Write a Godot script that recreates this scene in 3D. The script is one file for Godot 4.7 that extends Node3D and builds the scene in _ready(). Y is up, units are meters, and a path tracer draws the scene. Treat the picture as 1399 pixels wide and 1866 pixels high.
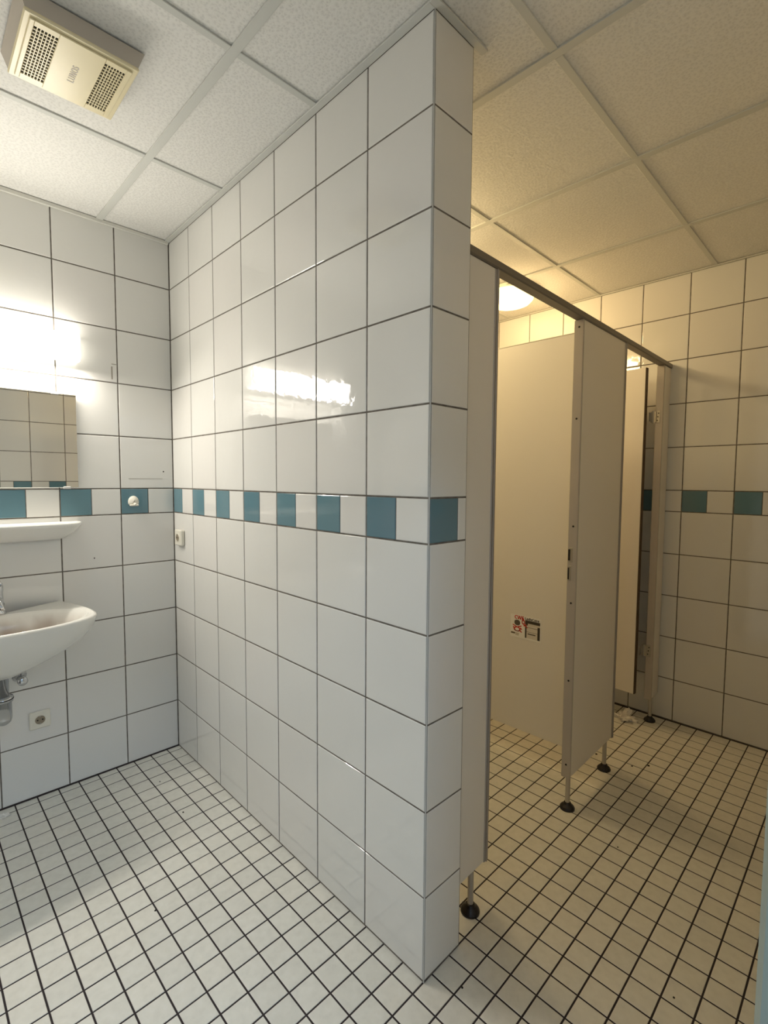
extends Node3D
# All measures below are in wall-tile modules; U turns one module (25 cm tile + joint) into metres.
const U := 0.2525
const BACK := -6.953        # face of the wall with the washbasin
const PIER := 0.6647        # thickness of the tiled pier wall
const RIGHT := 8.921        # face of the far right wall
const LEFT := -6.0          # face of the left wall
const FRONT := 3.19         # face of the wall with the doorway
const CEIL := 10.41
const ROWS := [0.0, 1.002, 2.002, 3.002, 4.002, 5.002, 5.499, 6.499, 7.499, 8.499, 9.499, 10.41]
const MODULE := 1.0032
const JOINT := 0.017
const DOOR_L := -5.15
const DOOR_R := -1.76
const DOOR_H := 8.15

var M := {}
var rng := RandomNumberGenerator.new()
var used := {}
var tile_cache := {}
var cam: Camera3D

# ------------------------------------------------------------------ small helpers
func mat(color: Color, rough := 0.5, metal := 0.0) -> StandardMaterial3D:
	var m := StandardMaterial3D.new()
	m.albedo_color = color
	m.roughness = rough
	m.metallic = metal
	return m

func c8(r: float, g: float, b: float) -> Color:
	return Color(r / 255.0, g / 255.0, b / 255.0)

func noise_tex(freq: float, size: int, kind: int, seed_: int, as_normal := false, bump := 1.0, ramp: Gradient = null, oct := 4) -> NoiseTexture2D:
	var n := FastNoiseLite.new()
	n.noise_type = kind
	n.frequency = freq
	n.seed = seed_
	n.fractal_octaves = oct
	var t := NoiseTexture2D.new()
	t.width = size
	t.height = size
	t.seamless = true
	t.noise = n
	t.as_normal_map = as_normal
	t.bump_strength = bump
	if ramp:
		t.color_ramp = ramp
	return t

func ramp(stops: Array) -> Gradient:
	var g := Gradient.new()
	var o := PackedFloat32Array()
	var c := PackedColorArray()
	for s in stops:
		o.append(s[0])
		c.append(s[1])
	g.offsets = o
	g.colors = c
	return g

func numbered(called: String) -> String:
	var k: int = used.get(called, 0)
	used[called] = k + 1
	return called if k == 0 else "%s_%03d" % [called, k]

func begin(smooth := false) -> SurfaceTool:
	var st := SurfaceTool.new()
	st.begin(Mesh.PRIMITIVE_TRIANGLES)
	st.set_smooth_group(0 if smooth else -1)
	return st

func tri(st: SurfaceTool, a: Vector3, b: Vector3, c: Vector3, out: Vector3) -> void:
	if (b - a).cross(c - a).dot(out) > 0.0:
		var t := b
		b = c
		c = t
	st.add_vertex(a * U)
	st.add_vertex(b * U)
	st.add_vertex(c * U)

func quad(st: SurfaceTool, a: Vector3, b: Vector3, c: Vector3, d: Vector3, out: Vector3) -> void:
	tri(st, a, b, c, out)
	tri(st, a, c, d, out)

func finish(st: SurfaceTool) -> ArrayMesh:
	st.generate_normals()
	return st.commit()

func tag(o: Node, label := "", category := "", group := "", kind := "") -> Node:
	if label != "":
		o.set_meta("label", label)
	if category != "":
		o.set_meta("category", category)
	if group != "":
		o.set_meta("group", group)
	if kind != "":
		o.set_meta("kind", kind)
	return o

func obj(called: String, mesh: Mesh, m: Material, parent: Node = null, at := Vector3.ZERO) -> MeshInstance3D:
	var o := MeshInstance3D.new()
	o.mesh = mesh
	o.material_override = m
	if parent == null:
		o.name = numbered(called)
		add_child(o, true)
	else:
		if not parent.has_meta("part_names"):
			parent.set_meta("part_names", {})
		var d: Dictionary = parent.get_meta("part_names")
		var k: int = d.get(called, 0)
		d[called] = k + 1
		o.name = called if k == 0 else "%s_%03d" % [called, k]
		parent.add_child(o, true)
	o.position = at * U
	o.cast_shadow = GeometryInstance3D.SHADOW_CASTING_SETTING_ON
	return o

func base(called: String, at := Vector3.ZERO, turn := 0.0) -> Node3D:
	var o := Node3D.new()
	o.name = numbered(called)
	add_child(o, true)
	o.position = at * U
	o.rotation.y = turn
	return o

func add_box(st: SurfaceTool, lo: Vector3, hi: Vector3, r := 0.0) -> void:
	var c := (lo + hi) / 2.0
	var h := (hi - lo) / 2.0
	r = minf(r, minf(h.x, minf(h.y, h.z)) * 0.98)
	var ax := [Vector3.RIGHT, Vector3.UP, Vector3.BACK]
	for i in 3:
		var j: int = (i + 1) % 3
		var k: int = (i + 2) % 3
		for s in [-1.0, 1.0]:
			var n: Vector3 = ax[i] * s
			var p: Vector3 = c + n * h[i]
			var u: Vector3 = ax[j] * (h[j] - r)
			var v: Vector3 = ax[k] * (h[k] - r)
			quad(st, p - u - v, p + u - v, p + u + v, p - u + v, n)
	if r <= 0.0:
		return
	for i in 3:
		var j: int = (i + 1) % 3
		var k: int = (i + 2) % 3
		for s in [-1.0, 1.0]:
			for t in [-1.0, 1.0]:
				var a: Vector3 = c + ax[j] * s * h[j] + ax[k] * t * (h[k] - r)
				var b: Vector3 = c + ax[j] * s * (h[j] - r) + ax[k] * t * h[k]
				var l: Vector3 = ax[i] * (h[i] - r)
				quad(st, a - l, a + l, b + l, b - l, ax[j] * s + ax[k] * t)
	for sx in [-1.0, 1.0]:
		for sy in [-1.0, 1.0]:
			for sz in [-1.0, 1.0]:
				var s := Vector3(sx, sy, sz)
				var q := h * s
				tri(st, c + q - Vector3(0, r, r) * s, c + q - Vector3(r, 0, r) * s, c + q - Vector3(r, r, 0) * s, s)

func box_mesh(lo: Vector3, hi: Vector3, r := 0.0) -> ArrayMesh:
	var st := begin()
	add_box(st, lo, hi, r)
	return finish(st)

# a solid of revolution about +y; profile is [radius, height] from bottom to top
func add_lathe(st: SurfaceTool, prof: Array, at := Vector3.ZERO, segs := 24, basis := Basis.IDENTITY) -> void:
	for i in prof.size() - 1:
		for k in segs:
			var a0 := TAU * k / segs
			var a1 := TAU * (k + 1) / segs
			var p := []
			for q in [[prof[i], a0], [prof[i], a1], [prof[i + 1], a1], [prof[i + 1], a0]]:
				p.append(at + basis * Vector3(cos(q[1]) * q[0][0], q[0][1], sin(q[1]) * q[0][0]))
			var am := (a0 + a1) / 2.0
			var dr: float = prof[i + 1][0] - prof[i][0]
			var dy: float = prof[i + 1][1] - prof[i][1]
			var out: Vector3 = basis * Vector3(cos(am) * dy, -dr, sin(am) * dy)
			if prof[i][0] < 1e-5:
				tri(st, p[0], p[2], p[3], out)
			elif prof[i + 1][0] < 1e-5:
				tri(st, p[0], p[1], p[2], out)
			else:
				quad(st, p[0], p[1], p[2], p[3], out)

func lathe(prof: Array, at := Vector3.ZERO, segs := 24, basis := Basis.IDENTITY, smooth := false) -> ArrayMesh:
	var st := begin(smooth)
	add_lathe(st, prof, at, segs, basis)
	return finish(st)

func add_tube(st: SurfaceTool, path: Array, r: float, segs := 12) -> void:
	var rings := []
	for i in path.size():
		var a: Vector3 = path[maxi(i - 1, 0)]
		var b: Vector3 = path[mini(i + 1, path.size() - 1)]
		var d := (b - a).normalized()
		var u := d.cross(Vector3.UP if absf(d.y) < 0.9 else Vector3.RIGHT).normalized()
		var v := d.cross(u)
		var ring := []
		for k in segs:
			ring.append(path[i] + (u * cos(TAU * k / segs) + v * sin(TAU * k / segs)) * r)
		rings.append(ring)
	for i in path.size() - 1:
		for k in segs:
			var n: int = (k + 1) % segs
			quad(st, rings[i][k], rings[i][n], rings[i + 1][n], rings[i + 1][k], (rings[i][k] - path[i]) + (rings[i][n] - path[i]))
	for e in [0, path.size() - 1]:
		var out: Vector3 = path[0] - path[1] if e == 0 else path[e] - path[e - 1]
		for k in segs:
			tri(st, path[e], rings[e][k], rings[e][(k + 1) % segs], out)

# a glazed tile: its face lies in the plane z = 0, with a small rounded-off edge and sides going back
func tile_mesh(w: float, h: float, bev: float, deep: float) -> ArrayMesh:
	var key := "%.3f %.3f %.4f" % [w, h, bev]
	if not tile_cache.has(key):
		var st := begin()
		var loops := [[0.0, 0.0, bev * 1.4], [0.0, -bev * 0.35, bev * 0.45], [0.0, -bev, 0.0], [0.0, -deep, 0.0]]
		var rings := []
		for l in loops:
			var x: float = w / 2.0 - l[2]
			var y: float = h / 2.0 - l[2]
			rings.append([Vector3(-x, -y, l[1]), Vector3(x, -y, l[1]), Vector3(x, y, l[1]), Vector3(-x, y, l[1])])
		quad(st, rings[0][0], rings[0][1], rings[0][2], rings[0][3], Vector3.BACK)
		for i in 3:
			for k in 4:
				var n: int = (k + 1) % 4
				quad(st, rings[i][k], rings[i][n], rings[i + 1][n], rings[i + 1][k], (rings[i + 1][k] + rings[i + 1][n]) * Vector3(1, 1, 0) + Vector3(0, 0, 0.3 if i < 2 else 0.0))
		tile_cache[key] = finish(st)
	return tile_cache[key]

func put_tile(parent: Node3D, frame: Transform3D, u0: float, u1: float, v0: float, v1: float, blue: bool) -> void:
	var w := u1 - u0
	var h := v1 - v0
	if w < 0.02 or h < 0.02:
		return
	var mats: Array = M.blue if blue else M.white
	var o := obj("blue_tile" if blue else "wall_tile", tile_mesh(w, h, 0.008, 0.05), mats[rng.randi() % mats.size()], parent)
	var tilt := Basis.from_euler(Vector3(rng.randfn(0, 0.0004), rng.randfn(0, 0.0004), 0))
	o.transform = Transform3D(frame.basis * tilt, (frame * Vector3((u0 + u1) / 2.0, (v0 + v1) / 2.0, rng.randf_range(-0.0015, 0.0))) * U)

# tiles between the joints us (sorted, seen from the room left to right); phase is where a module begins
func tile_wall(parent: Node3D, frame: Transform3D, u_lo: float, u_hi: float, phase: float, y_lo := 0.0) -> void:
	var us := [u_lo]
	var k := ceili((u_lo - phase) / MODULE + 0.01)
	while phase + k * MODULE < u_hi - 0.01:
		us.append(phase + k * MODULE)
		k += 1
	us.append(u_hi)
	var g := JOINT / 2.0
	for i in us.size() - 1:
		for r in ROWS.size() - 1:
			if ROWS[r] < y_lo - 0.3:
				continue
			var v0: float = maxf(ROWS[r], y_lo) + g + (0.014 if r == 0 else 0.0)
			var v1: float = ROWS[r + 1] - g
			if r == 5:
				var cell := floorf((us[i] + us[i + 1] - 2.0 * phase) / 2.0 / MODULE) * MODULE + phase
				var mid := cell + MODULE / 2.0
				mid = clampf(mid, us[i], us[i + 1])
				if us[i + 1] - us[i] < MODULE - 0.02 and us[i] <= u_lo + 0.01 and mid - us[i] < 0.1:
					mid = (us[i] + us[i + 1]) / 2.0
				put_tile(parent, frame, us[i] + g, mid - g * 0.5, v0, v1, true)
				put_tile(parent, frame, mid + g * 0.5, us[i + 1] - g, v0, v1, false)
			else:
				put_tile(parent, frame, us[i] + g, us[i + 1] - g, v0, v1, false)

func structure(called: String, mesh: Mesh, m: Material, label: String, category: String) -> MeshInstance3D:
	var o := obj(called, mesh, m)
	tag(o, label, category, "", "structure")
	return o

func lettering(text: String, size: float, m: Material, parent: Node, called: String, at: Vector3, b: Basis) -> MeshInstance3D:
	var f := SystemFont.new()
	f.font_names = PackedStringArray(["Droid Sans"])
	f.font_weight = 700
	var t := TextMesh.new()
	t.text = text
	t.font = f
	t.font_size = 32
	t.pixel_size = size * U / 32.0
	t.depth = 0.004 * U
	var o := obj(called, t, m, parent)
	o.transform = Transform3D(b, at * U)
	return o

# ------------------------------------------------------------------ materials
func make_materials() -> void:
	var wave := noise_tex(0.012, 512, FastNoiseLite.TYPE_SIMPLEX_SMOOTH, 5, true, 5.0, null, 3)
	var build := func(col: Color, rough: float) -> StandardMaterial3D:
		var m := mat(col, rough)
		m.normal_enabled = true
		m.normal_texture = wave
		m.normal_scale = 0.06
		m.metallic_specular = 0.56
		m.uv1_triplanar = true
		m.uv1_world_triplanar = true
		m.uv1_scale = Vector3.ONE * 2.6
		return m
	M.white = []
	for c in [c8(232, 231, 226), c8(233, 232, 227), c8(231, 230, 225), c8(232, 230, 225)]:
		M.white.append(build.call(c, 0.04))
	M.blue = [build.call(c8(100, 135, 147), 0.1), build.call(c8(96, 130, 143), 0.1), build.call(c8(104, 139, 150), 0.1)]
	var grout_ramp := ramp([[0.0, c8(92, 86, 78)], [0.5, c8(110, 103, 95)], [1.0, c8(126, 119, 110)]])
	M.grout = mat(Color.WHITE, 0.95)
	M.grout.albedo_texture = noise_tex(0.03, 256, FastNoiseLite.TYPE_SIMPLEX, 2, false, 1.0, grout_ramp)
	M.grout.uv1_triplanar = true
	M.grout.uv1_world_triplanar = true
	M.grout.uv1_scale = Vector3.ONE * 3.0
	M.floor_grout = mat(c8(52, 44, 44), 0.95)
	var speck := ramp([[0.0, c8(226, 223, 214)], [0.35, c8(231, 228, 219)], [0.7, c8(234, 231, 222)], [1.0, c8(237, 234, 227)]])
	var dust := noise_tex(0.02, 512, FastNoiseLite.TYPE_SIMPLEX, 9, false, 1.0, speck, 5)
	M.floor = []
	for c in [c8(250, 250, 247), c8(247, 247, 244), c8(251, 250, 246), c8(245, 245, 242)]:
		var m := mat(c, 0.42)
		m.albedo_texture = dust
		m.uv1_triplanar = true
		m.uv1_world_triplanar = true
		m.uv1_scale = Vector3.ONE * 2.3
		M.floor.append(m)
	var worm := ramp([[0.0, c8(214, 213, 208)], [0.30, c8(226, 225, 220)], [0.45, c8(234, 233, 228)], [1.0, c8(237, 236, 231)]])
	M.panel = mat(Color.WHITE, 0.95)
	M.panel.albedo_texture = noise_tex(0.055, 512, FastNoiseLite.TYPE_CELLULAR, 4, false, 1.0, worm, 3)
	M.panel.heightmap_enabled = true
	M.panel.heightmap_texture = noise_tex(0.055, 512, FastNoiseLite.TYPE_CELLULAR, 4, false, 1.0, null, 3)
	M.panel.heightmap_scale = 0.12
	M.panel.uv1_triplanar = true
	M.panel.uv1_world_triplanar = true
	M.panel.uv1_scale = Vector3.ONE * 3.4
	M.bar = mat(c8(210, 211, 205), 0.6)
	M.slab = mat(c8(170, 168, 160), 0.95)
	M.trim_white = mat(c8(226, 225, 216), 0.5)
	M.edge = mat(c8(196, 196, 192), 0.35)
	M.laminate = mat(c8(235, 230, 221), 0.42)
	M.laminate.heightmap_enabled = true
	M.laminate.heightmap_texture = noise_tex(0.2, 256, FastNoiseLite.TYPE_SIMPLEX, 12)
	M.laminate.heightmap_scale = 0.01
	M.laminate.uv1_triplanar = true
	M.laminate.uv1_scale = Vector3.ONE * 4.0
	M.residue = mat(c8(150, 142, 128), 0.8)
	M.core = mat(c8(84, 68, 50), 0.6)
	M.alu = mat(c8(168, 163, 160), 0.4, 0.55)
	M.rail = mat(c8(126, 120, 112), 0.45, 0.4)
	M.jamb = mat(c8(186, 178, 168), 0.4)
	M.leg = mat(c8(190, 186, 180), 0.35, 0.6)
	M.rubber = mat(c8(22, 16, 18), 0.35)
	M.dark = mat(c8(30, 26, 22), 0.8)
	M.chrome = mat(c8(205, 207, 210), 0.12, 1.0)
	M.steel = mat(c8(178, 174, 165), 0.35, 0.8)
	M.ceramic = mat(c8(240, 239, 233), 0.08)
	M.ceramic.clearcoat_enabled = true
	M.ceramic.clearcoat = 0.3
	M.bowl = mat(Color.WHITE, 0.12)
	M.bowl.vertex_color_use_as_albedo = true
	M.mirror = mat(c8(236, 238, 236), 0.0, 1.0)
	M.plastic = mat(c8(236, 232, 218), 0.3)
	M.vent = mat(c8(236, 224, 186), 0.3)
	M.hole = mat(c8(9, 8, 7), 1.0)
	M.vent_side = mat(c8(200, 191, 178), 0.5)
	M.paper = mat(c8(238, 234, 226), 0.9)
	M.frame_paint = mat(c8(158, 166, 154), 0.35)
	M.corridor = mat(c8(215, 216, 214), 0.8)
	M.glow_white = mat(c8(250, 250, 245), 0.4)
	M.glow_white.emission_enabled = true
	M.glow_white.emission = Color(1.0, 0.985, 0.93)
	M.glow_white.emission_energy_multiplier = 2.8
	M.glow_warm = mat(c8(250, 244, 228), 0.3)
	M.glow_warm.emission_enabled = true
	M.glow_warm.emission = Color(1.0, 0.87, 0.62)
	M.glow_warm.emission_energy_multiplier = 2.4
	M.glow_cool = mat(c8(245, 248, 250), 0.4)
	M.glow_cool.emission_enabled = true
	M.glow_cool.emission = Color(0.86, 0.93, 1.0)
	M.glow_cool.emission_energy_multiplier = 2.0

# ------------------------------------------------------------------ the scene
func _ready() -> void:
	rng.seed = 77
	# camera
	cam = Camera3D.new()
	cam.name = "camera"
	add_child(cam)
	var yaw := 0.7703
	var pit := -0.0634
	var rol := 0.0062
	var a := Vector3(cos(yaw), 0, sin(yaw))
	var b := Vector3(-sin(pit) * sin(yaw), cos(pit), sin(pit) * cos(yaw))
	var back := Vector3(-cos(pit) * sin(yaw), -sin(pit), cos(pit) * cos(yaw))
	cam.transform = Transform3D(Basis(a * cos(rol) + b * sin(rol), b * cos(rol) - a * sin(rol), back), Vector3(-3.9971, 5.6827, 3.4282) * U)
	cam.keep_aspect = Camera3D.KEEP_HEIGHT
	cam.fov = rad_to_deg(2.0 * atan(933.0 / 899.94))
	cam.near = 0.02
	cam.far = 60.0
	# surroundings
	var we := WorldEnvironment.new()
	we.name = "surroundings"
	var e := Environment.new()
	e.background_mode = Environment.BG_COLOR
	e.background_color = Color(0.02, 0.022, 0.025)
	e.tonemap_mode = Environment.TONE_MAPPER_LINEAR
	e.tonemap_exposure = 1.04
	e.sdfgi_enabled = true
	e.ssao_enabled = true
	e.ssil_enabled = true
	we.environment = e
	add_child(we)
	make_materials()
	# lamps (each sits in or just before its fitting, built below)
	area_light("mirror_lamp_light", Vector3(-3.1, 7.98, -6.66), Vector3(0, 0, 1), Vector2(2.8, 0.44), Color(1.000, 0.969, 0.922), 0.43)
	area_light("mirror_lamp_light_below", Vector3(-3.1, 7.752, -6.70), Vector3(0, -0.94, 0.34), Vector2(2.8, 0.12), Color(1.000, 0.969, 0.922), 0.95)
	area_light("mirror_lamp_light_above", Vector3(-3.1, 8.228, -6.80), Vector3(0, 1, 0), Vector2(2.8, 0.2), Color(1.000, 0.969, 0.922), 0.15)
	omni("far_cubicle_light", Vector3(7.05, 9.98, -3.5), Color(1.000, 0.847, 0.606), 0.41, 0.1)
	omni("near_cubicle_light", Vector3(2.9, 9.98, -3.5), Color(1.000, 0.882, 0.661), 0.47, 0.1)
	area_light("corridor_lamp_light", Vector3(-3.4, 10.3, 7.2), Vector3(0, -1, 0), Vector2(4.6, 1.1), Color(0.751, 0.871, 1.000), 3.5)
	# room shell
	build_floor()
	build_walls()
	build_ceiling()
	build_corridor()
	# objects
	build_cubicles()
	build_mirror_lamp()
	build_ceiling_lamp()
	build_mirror()
	build_shelf()
	build_basin()
	build_vent()
	build_sockets_and_hook()
	build_sticker()
	build_paper()
	for n in find_children("*", "MeshInstance3D", true, false):
		if n.has_meta("part_names"):
			n.remove_meta("part_names")
	for n in get_children():
		if n.has_meta("part_names"):
			n.remove_meta("part_names")

func area_light(called: String, at: Vector3, towards: Vector3, size: Vector2, color: Color, energy: float) -> void:
	var l := AreaLight3D.new()
	l.name = called
	l.light_color = color
	l.light_energy = energy
	l.area_size = size * U
	l.area_normalize_energy = true
	l.shadow_enabled = true
	l.area_range = 30.0
	l.area_attenuation = 2.0
	var up := Vector3.UP if absf(towards.y) < 0.9 else Vector3.BACK
	l.transform = Transform3D(Basis.looking_at(towards, up), at * U)
	add_child(l)

func omni(called: String, at: Vector3, color: Color, energy: float, size: float) -> void:
	var l := OmniLight3D.new()
	l.name = called
	l.light_color = color
	l.light_energy = energy
	l.light_size = size
	l.omni_range = 30.0
	l.omni_attenuation = 2.0
	l.shadow_enabled = true
	l.position = at * U
	add_child(l)

func build_floor() -> void:
	var floor_ := structure("floor", box_mesh(Vector3(LEFT - 0.6, -0.6, BACK - 0.6), Vector3(RIGHT + 0.6, -0.006, FRONT + 0.62)), M.floor_grout, "white square mosaic tile floor with dark joints running under the cubicles", "floor")
	var pitch := 0.3235
	var turn := 0.0112
	var rot := Basis(Vector3.UP, turn)
	var flat := Basis(Vector3.RIGHT, Vector3(0, 0, -1), Vector3.UP)   # face of the tile upwards
	var size := pitch - 0.019
	var mesh := tile_mesh(size, size, 0.005, 0.03)
	var inv := cam.transform.affine_inverse()
	var list := []
	for i in range(-24, 34):
		for j in range(-30, 14):
			var c := rot * Vector3(-0.1693 + (i + 0.5) * pitch, 0, -0.0135 + (j + 0.5) * pitch)
			if c.x < LEFT - 0.1 or c.x > RIGHT + 0.1 or c.z < BACK - 0.1 or c.z > FRONT + 0.5:
				continue
			if c.x > 0.17 and c.x < PIER - 0.17 and c.z < -0.17:
				continue
			var p := inv * (c * U)
			var score := 0.0
			if p.z < -0.1:
				var sx := 699.5 + 899.94 * p.x / -p.z
				var sy := 933.0 - 899.94 * p.y / -p.z
				# hidden behind the pier wall?
				var hidden := false
				if c.x > 0.0:
					var k := 3.9971 / (c.x + 3.9971)
					hidden = 3.4282 + (c.z - 3.4282) * k < 0.0
				if sx > -20 and sx < 1419 and sy < 1890 and not hidden:
					score = 1.0 / pow(-p.z, 3.0)
			list.append([score, c, rng.randi() % 4, rng.randf_range(-0.002, 0.0)])
	list.sort_custom(func(x, y): return x[0] > y[0])
	var rest := []
	for n in 4:
		rest.append(begin())
	var joined := SurfaceTool.new()
	joined.begin(Mesh.PRIMITIVE_TRIANGLES)
	for n in list.size():
		var t := Transform3D(rot * flat, (list[n][1] + Vector3(0, list[n][3], 0)) * U)
		if n < 300:
			var o := obj("floor_tile", mesh, M.floor[list[n][2]], floor_)
			o.transform = t
		else:
			joined.append_from(mesh, 0, t)
	var r := obj("smaller_floor_tiles", joined.commit(), M.floor[0], floor_)
	tag(r, "", "", "", "stuff")

func wall_frame(at: Vector3, x_dir: Vector3) -> Transform3D:
	return Transform3D(Basis(x_dir, Vector3.UP, x_dir.cross(Vector3.UP)), at)

func build_walls() -> void:
	var g := 0.007
	var top := CEIL + 0.25
	# pier wall
	var pier := structure("wall_center", box_mesh(Vector3(g, -0.1, BACK - 0.1), Vector3(PIER - g, CEIL + 0.01, -g)), M.grout, "free-standing white tiled wall with blue and white border, ending in a narrow pier", "wall")
	tile_wall(pier, wall_frame(Vector3.ZERO, Vector3(0, 0, 1)), BACK, -0.012, 0.0)
	tile_wall(pier, wall_frame(Vector3(0, 0, 0), Vector3(1, 0, 0)), 0.012, PIER - 0.005, 0.0)
	tile_wall(pier, wall_frame(Vector3(PIER, 0, 0), Vector3(0, 0, -1)), 0.3, -BACK, 0.0)
	# corner profile of the pier
	obj("corner_profile", box_mesh(Vector3(-0.002, 0.0, -0.014), Vector3(0.012, CEIL, 0.002), 0.005), M.edge, pier)
	# back wall
	var bw := structure("wall_back", box_mesh(Vector3(LEFT - 0.6, -0.1, BACK - 0.7), Vector3(RIGHT + 0.6, top, BACK - g)), M.grout, "white tiled wall behind the washbasin with a blue and white border", "wall")
	tile_wall(bw, wall_frame(Vector3(0, 0, BACK), Vector3(1, 0, 0)), LEFT, 0.0, 0.0)
	tile_wall(bw, wall_frame(Vector3(0, 0, BACK), Vector3(1, 0, 0)), PIER, RIGHT, 0.3)
	obj("floor_joint", box_mesh(Vector3(LEFT, -0.004, BACK - 0.004), Vector3(0.0, 0.022, BACK + 0.012)), M.floor_grout, bw)
	for q in [[-0.195, 5.838, 0.014], [-1.489, 4.198, 0.012]]:
		obj("screw_hole", lathe([[q[2], -0.001], [q[2], 0.001], [0.0, 0.002]], Vector3(q[0], q[1], BACK), 10, Basis(Vector3.RIGHT, Vector3(0, 0, 1), Vector3.UP)), M.dark, bw)
	for q in [[Vector3(-0.86, 5.690, 0.0), Vector3(-0.22, 5.697, 0.0)], [Vector3(-1.105, 7.84, 0.0), Vector3(-1.02, 7.852, 0.0)], [Vector3(-1.11, 7.56, 0.0), Vector3(-1.09, 7.80, 0.0)]]:
		obj("dirt_line", box_mesh(q[0] + Vector3(0, 0, BACK - 0.002), q[1] + Vector3(0, 0, BACK + 0.0012)), M.residue, bw)
	# right wall
	var rw := structure("wall_right", box_mesh(Vector3(RIGHT + g, -0.1, BACK - 0.6), Vector3(RIGHT + 0.7, top, FRONT + 0.6)), M.grout, "white tiled right wall with blue and white border beside the cubicles", "wall")
	tile_wall(rw, wall_frame(Vector3(RIGHT, 0, 0), Vector3(0, 0, 1)), BACK, FRONT, 0.0146)
	# left wall
	var lw := structure("wall_left", box_mesh(Vector3(LEFT - 0.7, -0.1, BACK - 0.6), Vector3(LEFT - g, top, FRONT + 0.6)), M.grout, "white tiled left wall of the washroom beyond the washbasin", "wall")
	tile_wall(lw, wall_frame(Vector3(LEFT, 0, 0), Vector3(0, 0, -1)), -FRONT, -BACK, 0.0)
	# front wall with the doorway the picture is taken from
	var st := begin()
	add_box(st, Vector3(LEFT - 0.6, -0.1, FRONT + g), Vector3(DOOR_L, top, FRONT + 0.6))
	add_box(st, Vector3(DOOR_R, -0.1, FRONT + g), Vector3(RIGHT + 0.6, top, FRONT + 0.6))
	add_box(st, Vector3(DOOR_L, DOOR_H, FRONT + g), Vector3(DOOR_R, top, FRONT + 0.6))
	var fw := structure("wall_front", finish(st), M.grout, "white tiled wall with the doorway, facing the washbasin", "wall")
	var ff := wall_frame(Vector3(0, 0, FRONT), Vector3(-1, 0, 0))
	tile_wall(fw, ff, -RIGHT, -DOOR_R, -0.12)
	tile_wall(fw, ff, -DOOR_L, -LEFT, -0.12)
	tile_wall(fw, ff, -DOOR_R, -DOOR_L, -0.12, DOOR_H)
	# painted steel door frame lining the opening
	var jl := structure("door_1", box_mesh(Vector3(DOOR_R - 0.03, -0.004, FRONT - 0.03), Vector3(DOOR_R + 0.03, DOOR_H + 0.16, FRONT + 0.64), 0.02), M.frame_paint, "pale green painted steel door frame at the right picture edge", "door frame")
	obj("frame_post", box_mesh(Vector3(DOOR_L - 0.2, -0.004, FRONT - 0.03), Vector3(DOOR_L + 0.03, DOOR_H + 0.16, FRONT + 0.64), 0.02), M.frame_paint, jl)
	obj("frame_head", box_mesh(Vector3(DOOR_L + 0.03, DOOR_H - 0.03, FRONT - 0.03), Vector3(DOOR_R - 0.03, DOOR_H + 0.16, FRONT + 0.64), 0.02), M.frame_paint, jl)

func build_ceiling() -> void:
	var ce := structure("ceiling", box_mesh(Vector3(LEFT - 0.6, CEIL + 0.12, BACK - 0.6), Vector3(RIGHT + 0.6, CEIL + 0.6, FRONT + 0.6)), M.slab, "suspended ceiling of textured white mineral panels in a grey grid", "ceiling")
	var rot := Basis(Vector3.UP, 0.013)
	var xs := [LEFT - 0.1, -3.7, -1.16, 1.37, 3.91, 6.55, RIGHT + 0.1]
	var zs := [BACK - 0.1, -4.49, -1.92, 0.60, FRONT + 0.1]
	for i in xs.size() - 1:
		for j in zs.size() - 1:
			var w: float = xs[i + 1] - xs[i] - 0.04
			var d: float = zs[j + 1] - zs[j] - 0.04
			var o := obj("ceiling_panel", box_mesh(Vector3(-w / 2, 0, -d / 2), Vector3(w / 2, 0.08, d / 2), 0.012), M.panel, ce)
			o.transform = Transform3D(rot, (rot * Vector3((xs[i] + xs[i + 1]) / 2, 0, (zs[j] + zs[j + 1]) / 2) + Vector3(0, CEIL + 0.022, 0)) * U)
	for i in range(1, xs.size() - 1):
		var o := obj("grid_bar", box_mesh(Vector3(-0.055, 0, BACK), Vector3(0.055, 0.024, FRONT), 0.004), M.bar, ce)
		o.transform = Transform3D(rot, (rot * Vector3(xs[i], 0, 0) + Vector3(0, CEIL - 0.002, 0)) * U)
	for j in range(1, zs.size() - 1):
		for i in xs.size() - 1:
			var w: float = xs[i + 1] - xs[i] - 0.11
			var o := obj("cross_bar", box_mesh(Vector3(-w / 2, 0, -0.045), Vector3(w / 2, 0.02, 0.045), 0.004), M.bar, ce)
			o.transform = Transform3D(rot, (rot * Vector3((xs[i] + xs[i + 1]) / 2, 0, zs[j]) + Vector3(0, CEIL + 0.002, 0)) * U)
	# angle profiles along the walls
	var n := 1
	for q in [
		[Vector3(-0.09, CEIL - 0.012, BACK), Vector3(0.0, CEIL + 0.012, 0.0), M.bar, "grey ceiling edge profile along the top of the long tiled wall"],
		[Vector3(-0.09, CEIL - 0.012, 0.0), Vector3(0.80, CEIL + 0.012, 0.085), M.bar, "short grey ceiling edge profile across the end of the pier"],
		[Vector3(LEFT, CEIL - 0.05, BACK), Vector3(-0.02, CEIL + 0.012, BACK + 0.05), M.trim_white, "white ceiling edge profile above the washbasin wall"],
		[Vector3(RIGHT - 0.06, CEIL - 0.012, BACK), Vector3(RIGHT, CEIL + 0.012, FRONT), M.bar, "grey ceiling edge profile along the right wall"],
		[Vector3(PIER, CEIL - 0.012, BACK), Vector3(RIGHT, CEIL + 0.012, BACK + 0.06), M.bar, "grey ceiling edge profile at the back of the cubicles"],
	]:
		structure("trim_%d" % n, box_mesh(q[0], q[1], 0.004), q[2], q[3], "ceiling trim")
		n += 1

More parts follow.
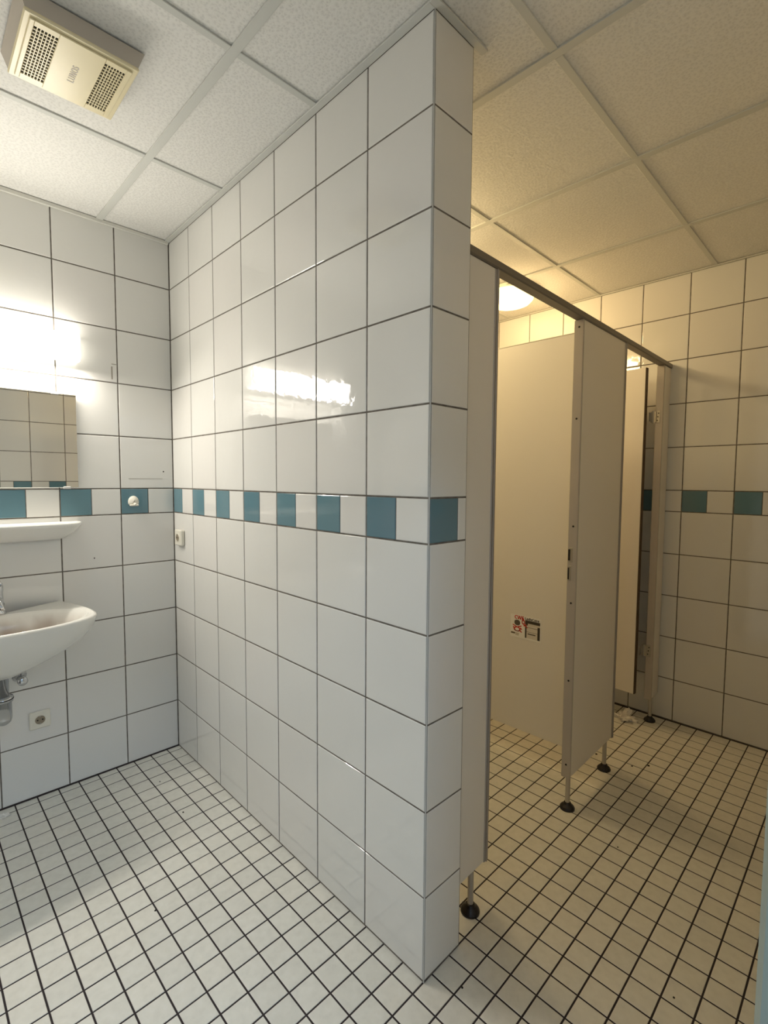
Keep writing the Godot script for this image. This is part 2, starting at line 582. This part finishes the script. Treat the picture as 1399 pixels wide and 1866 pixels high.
func build_corridor() -> void:
	var st := begin()
	add_box(st, Vector3(-9.0, -0.6, FRONT + 0.62), Vector3(2.0, -0.006, 9.6))
	structure("floor_corridor", finish(st), M.corridor, "plain pale floor of the corridor outside the doorway", "floor")
	st = begin()
	add_box(st, Vector3(-9.0, CEIL + 0.02, FRONT + 0.6), Vector3(2.0, CEIL + 0.6, 9.6))
	structure("ceiling_corridor", finish(st), M.corridor, "plain white ceiling of the corridor outside the doorway", "ceiling")
	st = begin()
	add_box(st, Vector3(-9.0, -0.1, FRONT + 0.6), Vector3(-8.4, CEIL + 0.1, 9.6))
	add_box(st, Vector3(1.4, -0.1, FRONT + 0.6), Vector3(2.0, CEIL + 0.1, 9.6))
	add_box(st, Vector3(-8.4, -0.1, 9.0), Vector3(1.4, CEIL + 0.1, 9.6))
	structure("wall_corridor", finish(st), M.corridor, "plain white corridor walls outside the doorway", "wall")
	var l := base("corridor_lamp", Vector3(-3.4, CEIL + 0.02, 7.2))
	tag(l, "cool white rectangular ceiling light in the corridor", "ceiling light")
	obj("housing", box_mesh(Vector3(-2.4, -0.07, -0.65), Vector3(2.4, 0.0, 0.65), 0.02), M.trim_white, l)
	obj("lamp_diffuser", box_mesh(Vector3(-2.3, -0.1, -0.55), Vector3(2.3, -0.065, 0.55), 0.01), M.glow_cool, l)

# ------------------------------------------------------------------ toilet cubicles
func build_cubicles() -> void:
	var bot := 0.60
	var top := 8.32
	var th := 0.12
	var turn := atan(0.022)
	var t := base("cubicle_partition", Vector3(0, 0, -0.115), turn)
	tag(t, "pale grey toilet cubicle partition on steel legs between the pier and the right wall", "toilet partition")
	var panels := [[PIER + 0.04, 1.46, false, true], [4.0, 6.0, true, true], [8.38, RIGHT - 0.006, true, false]]
	var fronts := []
	for p in panels:
		var f := obj("front_panel", box_mesh(Vector3(p[0] + 0.03, bot, -th), Vector3(p[1] - 0.03, top, 0), 0.008), M.laminate, t)
		fronts.append(f)
		# edging: lit edge strips of the same board, aluminium channel where the door shuts or hangs
		if p[3]:
			obj("edge_profile", box_mesh(Vector3(p[1] - 0.10, bot - 0.012, -th - 0.012), Vector3(p[1], top, 0.012), 0.012), M.alu, f)
			obj("edge_bead", box_mesh(Vector3(p[1] - 0.062, bot - 0.012, 0.008), Vector3(p[1] - 0.038, top, 0.022), 0.006), M.alu, f)
		if p[2]:
			obj("jamb_strip", box_mesh(Vector3(p[0] - 0.005, bot - 0.02, -th - 0.03), Vector3(p[0] + 0.04, top, 0.008), 0.01), M.jamb, f)
		# shadow joint towards the rail
	var joint := obj("wall_joint", box_mesh(Vector3(PIER - 0.01, bot + 0.1, -th), Vector3(PIER + 0.07, top, -0.02), 0.005), M.rail, fronts[0])
	joint.position = Vector3.ZERO
	obj("head_rail", box_mesh(Vector3(PIER, top, -th - 0.02), Vector3(RIGHT - 0.006, top + 0.105, 0.025), 0.015), M.rail, t)
	# legs with black round feet
	for x in [1.16, 4.085, 5.74, 8.56]:
		var l := obj("leg", lathe([[0.0, 0.06], [0.04, 0.06], [0.04, bot + 0.1], [0.0, bot + 0.1]], Vector3(x, 0, -0.06), 16, Basis.IDENTITY), M.leg, t)
		obj("foot", lathe([[0.0, 0.0], [0.125, 0.0], [0.125, 0.025], [0.11, 0.05], [0.07, 0.085], [0.055, 0.115], [0.042, 0.12], [0.0, 0.12]], Vector3(x, 0, -0.06), 24), M.rubber, l)
	# panel between the two cubicles
	var dv := obj("divider_panel", box_mesh(Vector3(4.95, 0.565, BACK + 0.05), Vector3(5.07, 8.4, -th - 0.03), 0.008), M.laminate, t)
	obj("top_edge", box_mesh(Vector3(4.945, 8.4, BACK + 0.05), Vector3(5.075, 8.415, -th - 0.03), 0.005), M.trim_white, dv)
	# strike plates and screws on the jamb of the first opening
	var jx := 3.995
	var mid: MeshInstance3D = fronts[1]
	for y in [8.20, 6.72, 4.94, 3.64, 2.30, 0.82]:
		obj("screw", lathe([[0.017, 0.0], [0.017, 0.004], [0.0, 0.006]], Vector3(jx, y, -0.065), 10, Basis(Vector3.UP, Vector3(-1, 0, 0), Vector3(0, 0, 1))), M.dark, mid)
	var plate := begin()
	add_box(plate, Vector3(jx - 0.006, 4.33, -0.125), Vector3(jx + 0.004, 4.58, -0.06), 0.003)
	obj("strike_plate", finish(plate), M.steel, mid)
	obj("latch_slot", box_mesh(Vector3(jx - 0.009, 4.36, -0.135), Vector3(jx - 0.003, 4.55, -0.10), 0.002), M.dark, mid)
	obj("strike_plate", box_mesh(Vector3(jx - 0.006, 4.02, -0.125), Vector3(jx + 0.004, 4.27, -0.08), 0.003), M.steel, mid)
	obj("latch_slot", box_mesh(Vector3(jx - 0.009, 4.04, -0.135), Vector3(jx - 0.003, 4.24, -0.108), 0.002), M.dark, mid)
	# open door of the second cubicle with its hinges
	var d := obj("door_leaf", box_mesh(Vector3(-0.05, 0.70, -2.2), Vector3(0.05, 8.27, 0.0), 0.01), M.laminate, t, Vector3(8.18, 0, -0.30))
	d.rotation.y = deg_to_rad(-6.5)
	obj("door_edging", box_mesh(Vector3(-0.052, 0.70, -0.01), Vector3(0.052, 8.27, 0.015), 0.008), M.core, d)
	for y in [7.17, 1.74]:
		var h := obj("hinge", box_mesh(Vector3(8.365, y - 0.14, -0.135), Vector3(8.38, y + 0.14, -0.045), 0.006), M.steel, t)
		var bs := begin()
		add_lathe(bs, [[0.0, -0.14], [0.022, -0.14], [0.022, -0.005], [0.016, -0.005], [0.016, 0.005], [0.022, 0.005], [0.022, 0.14], [0.0, 0.14]], Vector3(8.345, y, -0.185), 12)
		add_box(bs, Vector3(8.22, y - 0.1, -0.25), Vector3(8.35, y + 0.1, -0.235), 0.003)
		add_box(bs, Vector3(8.34, y - 0.12, -0.24), Vector3(8.352, y + 0.12, -0.12), 0.003)
		obj("hinge_barrel", finish(bs), M.steel, h)
		for k in [-0.08, 0.0, 0.08]:
			obj("hinge_screw", lathe([[0.014, 0.0], [0.014, 0.003], [0.0, 0.004]], Vector3(8.365, y + k, -0.09 + k * 0.15), 8, Basis(Vector3.UP, Vector3(-1, 0, 0), Vector3(0, 0, 1))), M.dark, h)

# ------------------------------------------------------------------ lamps
func build_mirror_lamp() -> void:
	var l := base("mirror_lamp", Vector3(-3.1, 7.76, BACK))
	tag(l, "long glowing white box lamp mounted on tiles above the mirror", "wall lamp")
	obj("back_plate", box_mesh(Vector3(-1.41, 0.03, 0.0), Vector3(1.41, 0.43, 0.04), 0.01), M.trim_white, l)
	var st := begin()
	var sec := [[0.035, 0.0], [0.215, 0.0], [0.265, 0.055], [0.265, 0.43], [0.235, 0.46], [0.035, 0.46]]
	var ends := []
	for x in [-1.43, 1.43]:
		var loop := []
		for q in sec:
			loop.append(Vector3(x, q[1], q[0]))
		ends.append(loop)
		for i in range(1, 5):
			tri(st, loop[0], loop[i], loop[i + 1], Vector3(x, 0, 0))
	for i in 6:
		var n: int = (i + 1) % 6
		var mid: Vector3 = (ends[0][i] + ends[0][n]) / 2.0
		quad(st, ends[0][i], ends[0][n], ends[1][n], ends[1][i], Vector3(0, mid.y - 0.23, mid.z - 0.15))
	obj("lamp_diffuser", finish(st), M.glow_white, l)

func build_ceiling_lamp() -> void:
	for q in [[7.05, "round glowing opal glass ceiling lamp over the cubicle by the right wall"], [2.9, "round glowing opal glass ceiling lamp over the cubicle behind the pier wall"]]:
		ceiling_lamp(Vector3(q[0], CEIL, -3.5), q[1])

func ceiling_lamp(at: Vector3, label: String) -> void:
	var l := base("ceiling_lamp", at)
	tag(l, label, "ceiling lamp")
	obj("lamp_base", lathe([[0.0, -0.05], [0.5, -0.05], [0.52, 0.0], [0.0, 0.0]], Vector3.ZERO, 32), M.trim_white, l)
	obj("lamp_glass", lathe([[0.0, -0.36], [0.2, -0.355], [0.38, -0.335], [0.5, -0.29], [0.57, -0.22], [0.59, -0.15], [0.57, -0.08], [0.53, -0.052], [0.0, -0.052]], Vector3.ZERO, 40, Basis.IDENTITY, true), M.glow_warm, l)

# ------------------------------------------------------------------ washbasin wall
func build_mirror() -> void:
	var m := base("wall_mirror", Vector3(-2.9, 5.525, BACK))
	m.rotation.x = 0.0044
	tag(m, "frameless rectangular mirror on the tiles above the blue border", "mirror")
	obj("mirror_backing", box_mesh(Vector3(-1.17, 0.01, 0.0), Vector3(1.17, 1.64, 0.03)), M.edge, m)
	obj("mirror_glass", box_mesh(Vector3(-1.18, 0.0, 0.03), Vector3(1.18, 1.655, 0.055), 0.004), M.mirror, m)
	for q in [[1.0, 0.0], [-1.0, 0.0], [0.86, 1.655], [-0.86, 1.655]]:
		obj("mirror_clip", box_mesh(Vector3(q[0] - 0.06, q[1] - 0.025, 0.0), Vector3(q[0] + 0.06, q[1] + 0.02, 0.075), 0.01), M.edge, m)

func build_shelf() -> void:
	var s := base("ceramic_shelf", Vector3(-2.95, 4.60, BACK))
	tag(s, "narrow white ceramic shelf with rounded end under the blue border", "shelf")
	var st := begin(true)
	var outline := func(k: float, y: float) -> Array:
		var pts := []
		var hw := 1.22
		for i in 33:
			var a := PI * i / 32.0
			var x := cos(a)
			var z := sin(a)
			pts.append(Vector3(signf(x) * pow(absf(x), 0.35) * (hw - (1.0 - k) * 0.34), y, 0.02 + pow(z, 0.55) * 0.58 * k))
		return pts
	var loops := [outline.call(0.05, 0.0), outline.call(0.32, 0.03), outline.call(0.72, 0.14), outline.call(0.95, 0.25), outline.call(1.0, 0.285), outline.call(1.0, 0.305), outline.call(0.985, 0.315)]
	for i in loops.size() - 1:
		for k in 32:
			var p: Array = loops[i]
			var q: Array = loops[i + 1]
			quad(st, p[k], p[k + 1], q[k + 1], q[k], (p[k] + p[k + 1]) * Vector3(0.4, 0, 1) + Vector3(0, -0.3 if i < 4 else 0.2, 0))
	obj("shelf_body", finish(st), M.ceramic, s)
	st = begin()
	var lip: Array = loops[loops.size() - 1]
	var well := []
	for p in lip:
		well.append(Vector3(p.x * 0.965, 0.295, 0.06 + (p.z - 0.02) * 0.88))
	for k in 32:
		quad(st, lip[k], lip[k + 1], well[k + 1], well[k], Vector3.UP)
		tri(st, Vector3(0, 0.295, 0.06), well[k], well[k + 1], Vector3.UP)
	quad(st, Vector3(-1.21, 0.315, 0.0), Vector3(1.21, 0.315, 0.0), Vector3(1.18, 0.295, 0.06), Vector3(-1.18, 0.295, 0.06), Vector3.UP)
	obj("shelf_top", finish(st), M.ceramic, s)

func basin_outline(s: float, y: float, sz: float) -> Array:
	# plan of the washbasin from the wall round the front: half width 1.34, depth 1.83
	var pts := []
	var n := 48
	for i in n + 1:
		var t := float(i) / n
		var x := 0.0
		var z := 0.0
		if t < 0.22:
			var q := t / 0.22
			x = 1.08 + 0.26 * sin(q * PI / 2)
			z = 1.2 * q
		elif t > 0.78:
			var q := (1.0 - t) / 0.22
			x = -1.08 - 0.26 * sin(q * PI / 2)
			z = 1.2 * q
		else:
			var ang := (t - 0.22) / 0.56 * PI
			x = 1.34 * signf(cos(ang)) * pow(absf(cos(ang)), 0.92)
			z = 1.2 + 0.63 * pow(sin(ang), 0.92)
		pts.append(Vector3(x * s, y, z * sz))
	return pts

func build_basin() -> void:
	var cx := -3.12
	var s := base("washbasin", Vector3(cx, 0, BACK))
	tag(s, "white ceramic wall-hung washbasin with brown stains and chrome trap", "washbasin")
	var st := begin(true)
	var loops := [basin_outline(0.16, 2.66, 0.62), basin_outline(0.3, 2.68, 0.70), basin_outline(0.52, 2.80, 0.78), basin_outline(0.72, 2.95, 0.86), basin_outline(0.88, 3.12, 0.93), basin_outline(0.965, 3.28, 0.975), basin_outline(0.995, 3.40, 0.995), basin_outline(1.0, 3.45, 1.0), basin_outline(0.99, 3.475, 0.993), basin_outline(0.968, 3.485, 0.982)]
	for i in loops.size() - 1:
		var p: Array = loops[i]
		var q: Array = loops[i + 1]
		for k in 48:
			var out: Vector3 = (p[k] + p[k + 1]) / 2.0 - Vector3(0, 0, 0.7)
			out.y = -0.8 if i < 6 else 0.3
			if i > 6:
				out = out * 0.2 + Vector3.UP
			quad(st, p[k], p[k + 1], q[k + 1], q[k], out)
	var bottom := Vector3(0, 2.66, 0.3)
	for k in 48:
		tri(st, bottom, loops[0][k], loops[0][k + 1], Vector3.DOWN)
	obj("basin_body", finish(st), M.ceramic, s)
	# bowl and deck; the brown dirt is a stain of its own on the glaze
	var nz := FastNoiseLite.new()
	nz.seed = 3
	nz.frequency = 2.2
	var inner := func(a: float, b: float, zc: float, y: float) -> Array:
		var pts := []
		for i in 49:
			var t := float(i) / 48
			var ang := 0.0
			if t < 0.22:
				ang = -PI / 2 + (t / 0.22) * PI / 2
			elif t > 0.78:
				ang = PI + ((t - 0.78) / 0.22) * PI / 2
			else:
				ang = (t - 0.22) / 0.56 * PI
			pts.append(Vector3(a * signf(cos(ang)) * pow(absf(cos(ang)), 0.9), y, zc + b * signf(sin(ang)) * pow(absf(sin(ang)), 0.9)))
		return pts
	var rim: Array = loops[loops.size() - 1]
	var bowl := [rim, inner.call(1.235, 0.675, 1.105, 3.475), inner.call(1.20, 0.64, 1.10, 3.44), inner.call(1.10, 0.58, 1.09, 3.28), inner.call(0.95, 0.5, 1.07, 3.08), inner.call(0.7, 0.38, 1.04, 2.95), inner.call(0.35, 0.2, 1.0, 2.89), inner.call(0.09, 0.09, 1.0, 2.87)]
	st = begin(true)
	var clean := c8(240, 239, 233).srgb_to_linear()
	var brown := c8(128, 98, 68).srgb_to_linear()
	for i in bowl.size() - 1:
		for k in 48:
			var vs := [bowl[i][k], bowl[i][k + 1], bowl[i + 1][k + 1], bowl[i + 1][k]]
			for tr in [[0, 1, 2], [0, 2, 3]]:
				var c: Array = [vs[tr[0]], vs[tr[1]], vs[tr[2]]]
				if (c[1] - c[0]).cross(c[2] - c[0]).dot(Vector3(0, 1, 0) + (Vector3(0, 0, 1.0) - c[0]) * 0.3) > 0.0:
					c = [c[0], c[2], c[1]]
				for v in c:
					var d: float = clampf((nz.get_noise_3dv(v) * 2.4 + 0.5) * clampf((3.36 - v.y) / 0.2, 0.0, 1.0), 0.0, 0.85)
					st.set_smooth_group(-1 if i == 0 else 1)
					st.set_color(clean.lerp(brown, d))
					st.add_vertex(v * U)
	obj("bowl", finish(st), M.bowl, s)
	var drain := obj("drain", lathe([[0.09, 2.87], [0.1, 2.885], [0.05, 2.885], [0.045, 2.86], [0.0, 2.86]], Vector3(0, 0, 1.0), 20), M.chrome, s)
	drain.position = Vector3.ZERO
	obj("overflow_hole", lathe([[0.0, -0.01], [0.055, -0.01], [0.055, 0.012], [0.0, 0.014]], Vector3(0.06, 3.28, 0.55), 16, Basis(Vector3.RIGHT, Vector3(0, 0.5, 0.87), Vector3(0, 0.87, -0.5))), M.dark, s)
	# mixer tap
	var tx := 0.115
	var tp := base("basin_tap", Vector3(cx + tx, 3.485, BACK + 0.36))
	tag(tp, "chrome single-lever mixer tap standing on the washbasin deck", "tap")
	var body := begin(true)
	add_lathe(body, [[0.0, 0.0], [0.125, 0.0], [0.125, 0.03], [0.1, 0.05], [0.095, 0.34], [0.1, 0.38], [0.1, 0.46], [0.06, 0.5], [0.0, 0.5]], Vector3.ZERO, 24)
	obj("tap_body", finish(body), M.chrome, tp)
	var sp := begin(true)
	add_tube(sp, [Vector3(0, 0.2, 0.05), Vector3(0, 0.27, 0.25), Vector3(0, 0.28, 0.4), Vector3(0, 0.25, 0.5), Vector3(0, 0.16, 0.53)], 0.055, 14)
	obj("spout", finish(sp), M.chrome, tp)
	obj("lever", box_mesh(Vector3(-0.06, 0.5, -0.05), Vector3(0.06, 0.56, 0.34), 0.02), M.chrome, tp)
	# bottle trap
	var pz := 0.86
	var tr := begin(true)
	add_lathe(tr, [[0.0, 2.2], [0.088, 2.2], [0.088, 2.6], [0.13, 2.6], [0.13, 2.7], [0.0, 2.7]], Vector3(0.09, 0, pz), 24)
	var pipe := obj("waste_pipe", finish(tr), M.chrome, s)
	var bt := begin(true)
	add_lathe(bt, [[0.0, 1.83], [0.06, 1.835], [0.1, 1.87], [0.118, 1.93], [0.118, 2.2], [0.138, 2.2], [0.138, 2.27], [0.09, 2.28], [0.0, 2.28]], Vector3(0.09, 0, pz), 24)
	obj("bottle_trap", finish(bt), M.chrome, s)
	obj("lock_ring", lathe([[0.09, 2.235], [0.145, 2.235], [0.145, 2.25], [0.09, 2.25]], Vector3(0.09, 0, pz), 24), M.dark, s)
	var ol := begin(true)
	add_tube(ol, [Vector3(0.06, 2.1, pz - 0.1), Vector3(-0.02, 2.1, pz * 0.5), Vector3(-0.06, 2.1, 0.0)], 0.07, 14)
	obj("outlet_pipe", finish(ol), M.chrome, s)
	for x in [0.42, -0.42]:
		var v := begin(true)
		var zb := Basis(Vector3.RIGHT, Vector3(0, 0, 1), Vector3.UP)
		add_lathe(v, [[0.0, 0.0], [0.11, 0.0], [0.1, 0.03], [0.05, 0.05], [0.05, 0.26], [0.075, 0.27], [0.075, 0.36], [0.05, 0.38], [0.0, 0.38]], Vector3(x, 2.28, 0), 18, zb)
		add_tube(v, [Vector3(x, 2.28, 0.18), Vector3(x, 2.44, 0.18), Vector3(x * 0.85, 2.62, 0.22), Vector3(x * 0.5, 2.8, 0.3)], 0.032, 10)
		obj("angle_valve", finish(v), M.chrome, s)

# ------------------------------------------------------------------ extractor fan
func build_vent() -> void:
	var h := 0.21
	var v := base("ceiling_fan_box", Vector3(-2.465, CEIL, -3.165))
	tag(v, "cream square extractor fan box with two black grilles on the ceiling", "extractor fan")
	var st := begin()
	var hi := [Vector3(-0.575, 0, -0.55), Vector3(0.585, 0, -0.55), Vector3(0.585, 0, 0.53), Vector3(-0.575, 0, 0.53)]
	var lo := []
	for p in [Vector3(-0.515, 0, -0.515), Vector3(0.515, 0, -0.515), Vector3(0.515, 0, 0.525), Vector3(-0.515, 0, 0.525)]:
		lo.append(p + Vector3(0, -h + 0.03, 0))
	for k in 4:
		var n: int = (k + 1) % 4
		quad(st, hi[k], hi[n], lo[n], lo[k], (hi[k] + hi[n]) + Vector3(0, -0.1, 0))
	quad(st, lo[0], lo[1], lo[2], lo[3], Vector3.DOWN)
	obj("housing", finish(st), M.vent_side, v)
	# cover: a frame, and a plate with two rectangular openings
	obj("cover_frame", box_mesh(Vector3(-0.525, -h - 0.002, -0.525), Vector3(0.525, -h + 0.035, 0.535), 0.012), M.vent, v)
	var zl := -0.385
	var zh := 0.41
	var gx := [[-0.425, -0.215], [0.215, 0.415]]
	st = begin()
	var y0 := -h - 0.022
	var y1 := -h
	add_box(st, Vector3(-0.47, y0, -0.47), Vector3(gx[0][0], y1, 0.48), 0.006)
	add_box(st, Vector3(gx[0][1], y0, -0.47), Vector3(gx[1][0], y1, 0.48), 0.006)
	add_box(st, Vector3(gx[1][1], y0, -0.47), Vector3(0.47, y1, 0.48), 0.006)
	for q in gx:
		add_box(st, Vector3(q[0], y0, -0.47), Vector3(q[1], y1, zl), 0.0)
		add_box(st, Vector3(q[0], y0, zh), Vector3(q[1], y1, 0.48), 0.0)
	var plate := obj("cover_plate", finish(st), M.vent, v)
	for q in gx:
		var gr := obj("grille_recess", box_mesh(Vector3(q[0], -h - 0.006, zl), Vector3(q[1], -h - 0.001, zh)), M.hole, v)
		for i in range(1, 7):
			var x: float = lerpf(q[0], q[1], i / 7.0)
			obj("grille_bar", box_mesh(Vector3(x - 0.004, y0, zl), Vector3(x + 0.004, y1 + 0.01, zh)), M.vent, gr)
		for i in range(1, 16):
			var z: float = lerpf(zl, zh, i / 16.0)
			obj("grille_bar", box_mesh(Vector3(q[0], y0 + 0.002, z - 0.006), Vector3(q[1], y1 + 0.01, z + 0.006)), M.vent, gr)
	# raised maker's lettering in the middle
	lettering("LUNOS", 0.09, M.vent_side, v, "raised_lettering", Vector3(0.0, y0, 0.0), Basis(Vector3(0, 0, 1), Vector3(-1, 0, 0), Vector3(0, -1, 0)))

# ------------------------------------------------------------------ small fittings
func socket(at: Vector3, b: Basis, proud: float, label: String, group := "") -> void:
	var s := base("wall_socket", at)
	s.basis = b
	tag(s, label, "socket")
	var h := 0.158
	obj("cover_plate", box_mesh(Vector3(-h, -h, 0), Vector3(h, h, proud), 0.018), M.plastic, s)
	var zb := Basis(Vector3.RIGHT, Vector3(0, 0, 1), Vector3.UP)
	obj("insert", lathe([[0.085, 0.0], [0.085, 0.008], [0.078, 0.008], [0.072, -0.008], [0.0, -0.008]], Vector3(0, 0, proud), 28, zb), M.plastic, s)
	obj("well", lathe([[0.074, 0.0], [0.074, 0.003], [0.0, 0.003]], Vector3(0, 0, proud), 28, zb), M.socket_well, s)
	for x in [-0.038, 0.038]:
		obj("pin_hole", lathe([[0.013, 0.003], [0.013, 0.006], [0.0, 0.006]], Vector3(x, 0.0, proud), 10, zb), M.dark, s)
	for y in [-0.066, 0.066]:
		obj("earth_clip", box_mesh(Vector3(-0.012, y - 0.012, proud), Vector3(0.012, y + 0.012, proud + 0.01), 0.002), M.steel, s)

func build_sockets_and_hook() -> void:
	M.socket_well = mat(c8(150, 138, 118), 0.5)
	socket(Vector3(-2.43, 1.405, BACK), Basis.IDENTITY, 0.03, "cream wall socket low on the tiles under the washbasin")
	socket(Vector3(0, 4.51, -6.575), Basis(Vector3(0, 0, 1), Vector3.UP, Vector3(-1, 0, 0)), 0.085, "cream surface-mounted wall socket near the corner below the border")
	# adhesive hook on the blue tile
	var k := base("towel_hook", Vector3(-0.78, 5.24, BACK))
	tag(k, "small cream plastic hook stuck on a blue border tile", "hook")
	var st := begin(true)
	var fr := []
	var bk := []
	for i in 33:
		var a := TAU * i / 32.0
		var x := cos(a) * 0.1
		var y := sin(a)
		y = y * 0.115 if y > 0 else -pow(-y, 0.6) * 0.08
		bk.append(Vector3(x, y, 0.0))
		fr.append(Vector3(x * 0.9, y * 0.9, 0.03))
	for i in 32:
		quad(st, bk[i], bk[i + 1], fr[i + 1], fr[i], bk[i] + Vector3(0, 0, 0.03))
		tri(st, Vector3(0, 0, 0.035), fr[i], fr[i + 1], Vector3.BACK)
	obj("hook_plate", finish(st), M.plastic, k)
	st = begin(true)
	add_tube(st, [Vector3(0.0, 0.03, 0.03), Vector3(0.0, -0.02, 0.045), Vector3(0.0, -0.055, 0.075), Vector3(0.0, -0.06, 0.115), Vector3(0.0, -0.03, 0.14)], 0.02, 12)
	obj("hook_arm", finish(st), M.plastic, k)
	obj("hook_lip", box_mesh(Vector3(-0.085, -0.085, 0.02), Vector3(0.085, -0.05, 0.065), 0.015), M.plastic, k)

func build_sticker() -> void:
	var w := 160
	var h := 112
	var im := Image.create(w, h, false, Image.FORMAT_RGB8)
	im.fill(c8(246, 243, 236))
	var dark := c8(62, 54, 44)
	var red := c8(190, 44, 30)
	# dark photo of a dispenser on the right
	im.fill_rect(Rect2i(78, 18, 76, 86), dark)
	im.fill_rect(Rect2i(86, 42, 56, 62), c8(222, 214, 200))
	im.fill_rect(Rect2i(92, 32, 62, 10), c8(214, 205, 190))
	im.fill_rect(Rect2i(86, 50, 56, 3), c8(150, 138, 120))
	im.fill_rect(Rect2i(86, 72, 56, 2), c8(150, 138, 120))
	im.fill_rect(Rect2i(92, 80, 40, 5), c8(84, 74, 62))
	im.fill_rect(Rect2i(4, 88, 22, 8), c8(96, 84, 70))
	im.fill_rect(Rect2i(28, 88, 18, 14), c8(206, 198, 184))
	for y in h:
		for x in w:
			var p := Vector2(x, y)
			var e := ((p - Vector2(36, 38)) / Vector2(16, 14)).length()
			if e < 1.0:
				im.set_pixel(x, y, c8(88, 80, 72))
			var f := ((p - Vector2(36, 70)) / Vector2(19, 12)).length()
			if f < 1.0 and f > 0.6:
				im.set_pixel(x, y, red if y < 72 else c8(120, 40, 30))
			var d := ((p - Vector2(68, 30)) / Vector2(9, 12)).length()
			if d < 1.0 and d > 0.5:
				im.set_pixel(x, y, red)
	for q in [[14, 52, 34, 60], [58, 52, 40, 60], [16, 62, 22, 70], [54, 62, 60, 68], [62, 12, 72, 24], [70, 40, 88, 54], [72, 48, 84, 40], [50, 76, 60, 82]]:
		for i in 40:
			var t := i / 39.0
			im.fill_rect(Rect2i(int(lerpf(q[0], q[2], t)) - 2, int(lerpf(q[1], q[3], t)) - 2, 4, 4), red)
	var m := mat(Color.WHITE, 0.5)
	m.albedo_texture = ImageTexture.create_from_image(im)
	# lies on the face of the divider panel that the first cubicle sees
	var part: Node3D = get_node("cubicle_partition")
	var pos := part.transform * (Vector3(4.95, 2.725, -1.40) * U)
	var s := base("hygiene_sticker")
	tag(s, "small white printed sticker in red and grey on the cubicle divider", "sticker")
	s.position = pos
	s.basis = part.basis * Basis(Vector3(0, 0, 1), Vector3.UP, Vector3(-1, 0, 0))
	var st := SurfaceTool.new()
	st.begin(Mesh.PRIMITIVE_TRIANGLES)
	st.set_smooth_group(-1)
	var hw := 0.34
	var hh := 0.235
	var z := 0.006
	var c := [Vector3(-hw, -hh, z), Vector3(hw, -hh, z), Vector3(hw, hh, z), Vector3(-hw, hh, z)]
	var uv := [Vector2(0, 1), Vector2(1, 1), Vector2(1, 0), Vector2(0, 0)]
	for i in [0, 2, 1, 0, 3, 2]:
		st.set_uv(uv[i])
		st.add_vertex(c[i] * U)
	obj("print", finish(st), m, s)
	obj("backing", box_mesh(Vector3(-hw, -hh, 0), Vector3(hw, hh, z - 0.0015)), M.paper, s)
	lettering("CWS", 0.105, mat(c8(196, 40, 28), 0.5), s, "red_lettering", Vector3(-0.14, 0.185, z + 0.002), Basis.IDENTITY)
	lettering("LadyCare", 0.07, mat(c8(70, 60, 50), 0.5), s, "dark_lettering", Vector3(0.14, 0.192, z + 0.002), Basis.IDENTITY)

func crumpled(called: String, at: Vector3, size: Vector3, seed_: int, label: String) -> void:
	var n := FastNoiseLite.new()
	n.seed = seed_
	n.frequency = 0.9
	n.noise_type = FastNoiseLite.TYPE_CELLULAR
	n.cellular_return_type = FastNoiseLite.RETURN_DISTANCE2_SUB
	var n2 := FastNoiseLite.new()
	n2.seed = seed_ + 5
	n2.frequency = 0.55
	var st := begin()
	var rows := 18
	var cols := 30
	var pt := func(i: int, j: int) -> Vector3:
		var a := PI * 0.5 * i / rows
		var b := TAU * (j % cols) / cols
		var d := Vector3(sin(a) * cos(b), cos(a), sin(a) * sin(b))
		var r: float = 0.78 + 0.5 * n.get_noise_3dv(d * 2.2) + 0.45 * n2.get_noise_3dv(d * 2.0)
		var p: Vector3 = d * r * size
		p.y = maxf(p.y, 0.004)
		return p
	for i in rows:
		for j in cols:
			quad(st, pt.call(i, j), pt.call(i, j + 1), pt.call(i + 1, j + 1), pt.call(i + 1, j), pt.call(i, j) + pt.call(i + 1, j + 1) + Vector3(0, 0.05, 0))
	var o := obj(called, finish(st), M.paper, null, at)
	tag(o, label, "paper towel")

func build_paper() -> void:
	crumpled("crumpled_paper", Vector3(8.22, 0, -0.82), Vector3(0.44, 0.42, 0.52), 4, "crumpled white paper towel on the floor by the far cubicle leg")
	crumpled("crumpled_paper", Vector3(-3.03, 0, -6.72), Vector3(0.18, 0.1, 0.16), 9, "crumpled scrap of white paper below the washbasin at the wall")
	var where := ["just behind the leg at the second cubicle opening", "out in the open floor before the second cubicle door", "between two others before the second cubicle door", "in the open floor before the middle cubicle panel", "in the shadow of the middle cubicle panel", "by itself near the pale door frame", "near the corner below the surface-mounted socket", "in the middle of the floor before the washbasin", "close to the washbasin wall beside the corner", "at the foot of the tiled pier corner"]
	var spots := [[6.167, -0.628, 0.022], [6.505, 0.275, 0.024], [6.25, 0.05, 0.018], [3.763, 0.709, 0.012], [3.96, 0.927, 0.011], [1.882, 2.015, 0.012], [-0.796, -4.756, 0.015], [-1.841, -3.079, 0.014], [-0.765, -5.916, 0.012], [0.28, 0.33, 0.013]]
	for i in spots.size():
		var q: Array = spots[i]
		var r: float = q[2]
		var o := obj("dirt_crumb", lathe([[0.0, 0.0], [r, 0.0], [r * 0.8, r * 0.5], [0.0, r * 0.7]], Vector3.ZERO, 7), M.dark, null, Vector3(q[0], 0.0, q[1]))
		tag(o, "tiny dark crumb " + where[i], "dirt", "dark crumbs on the floor")
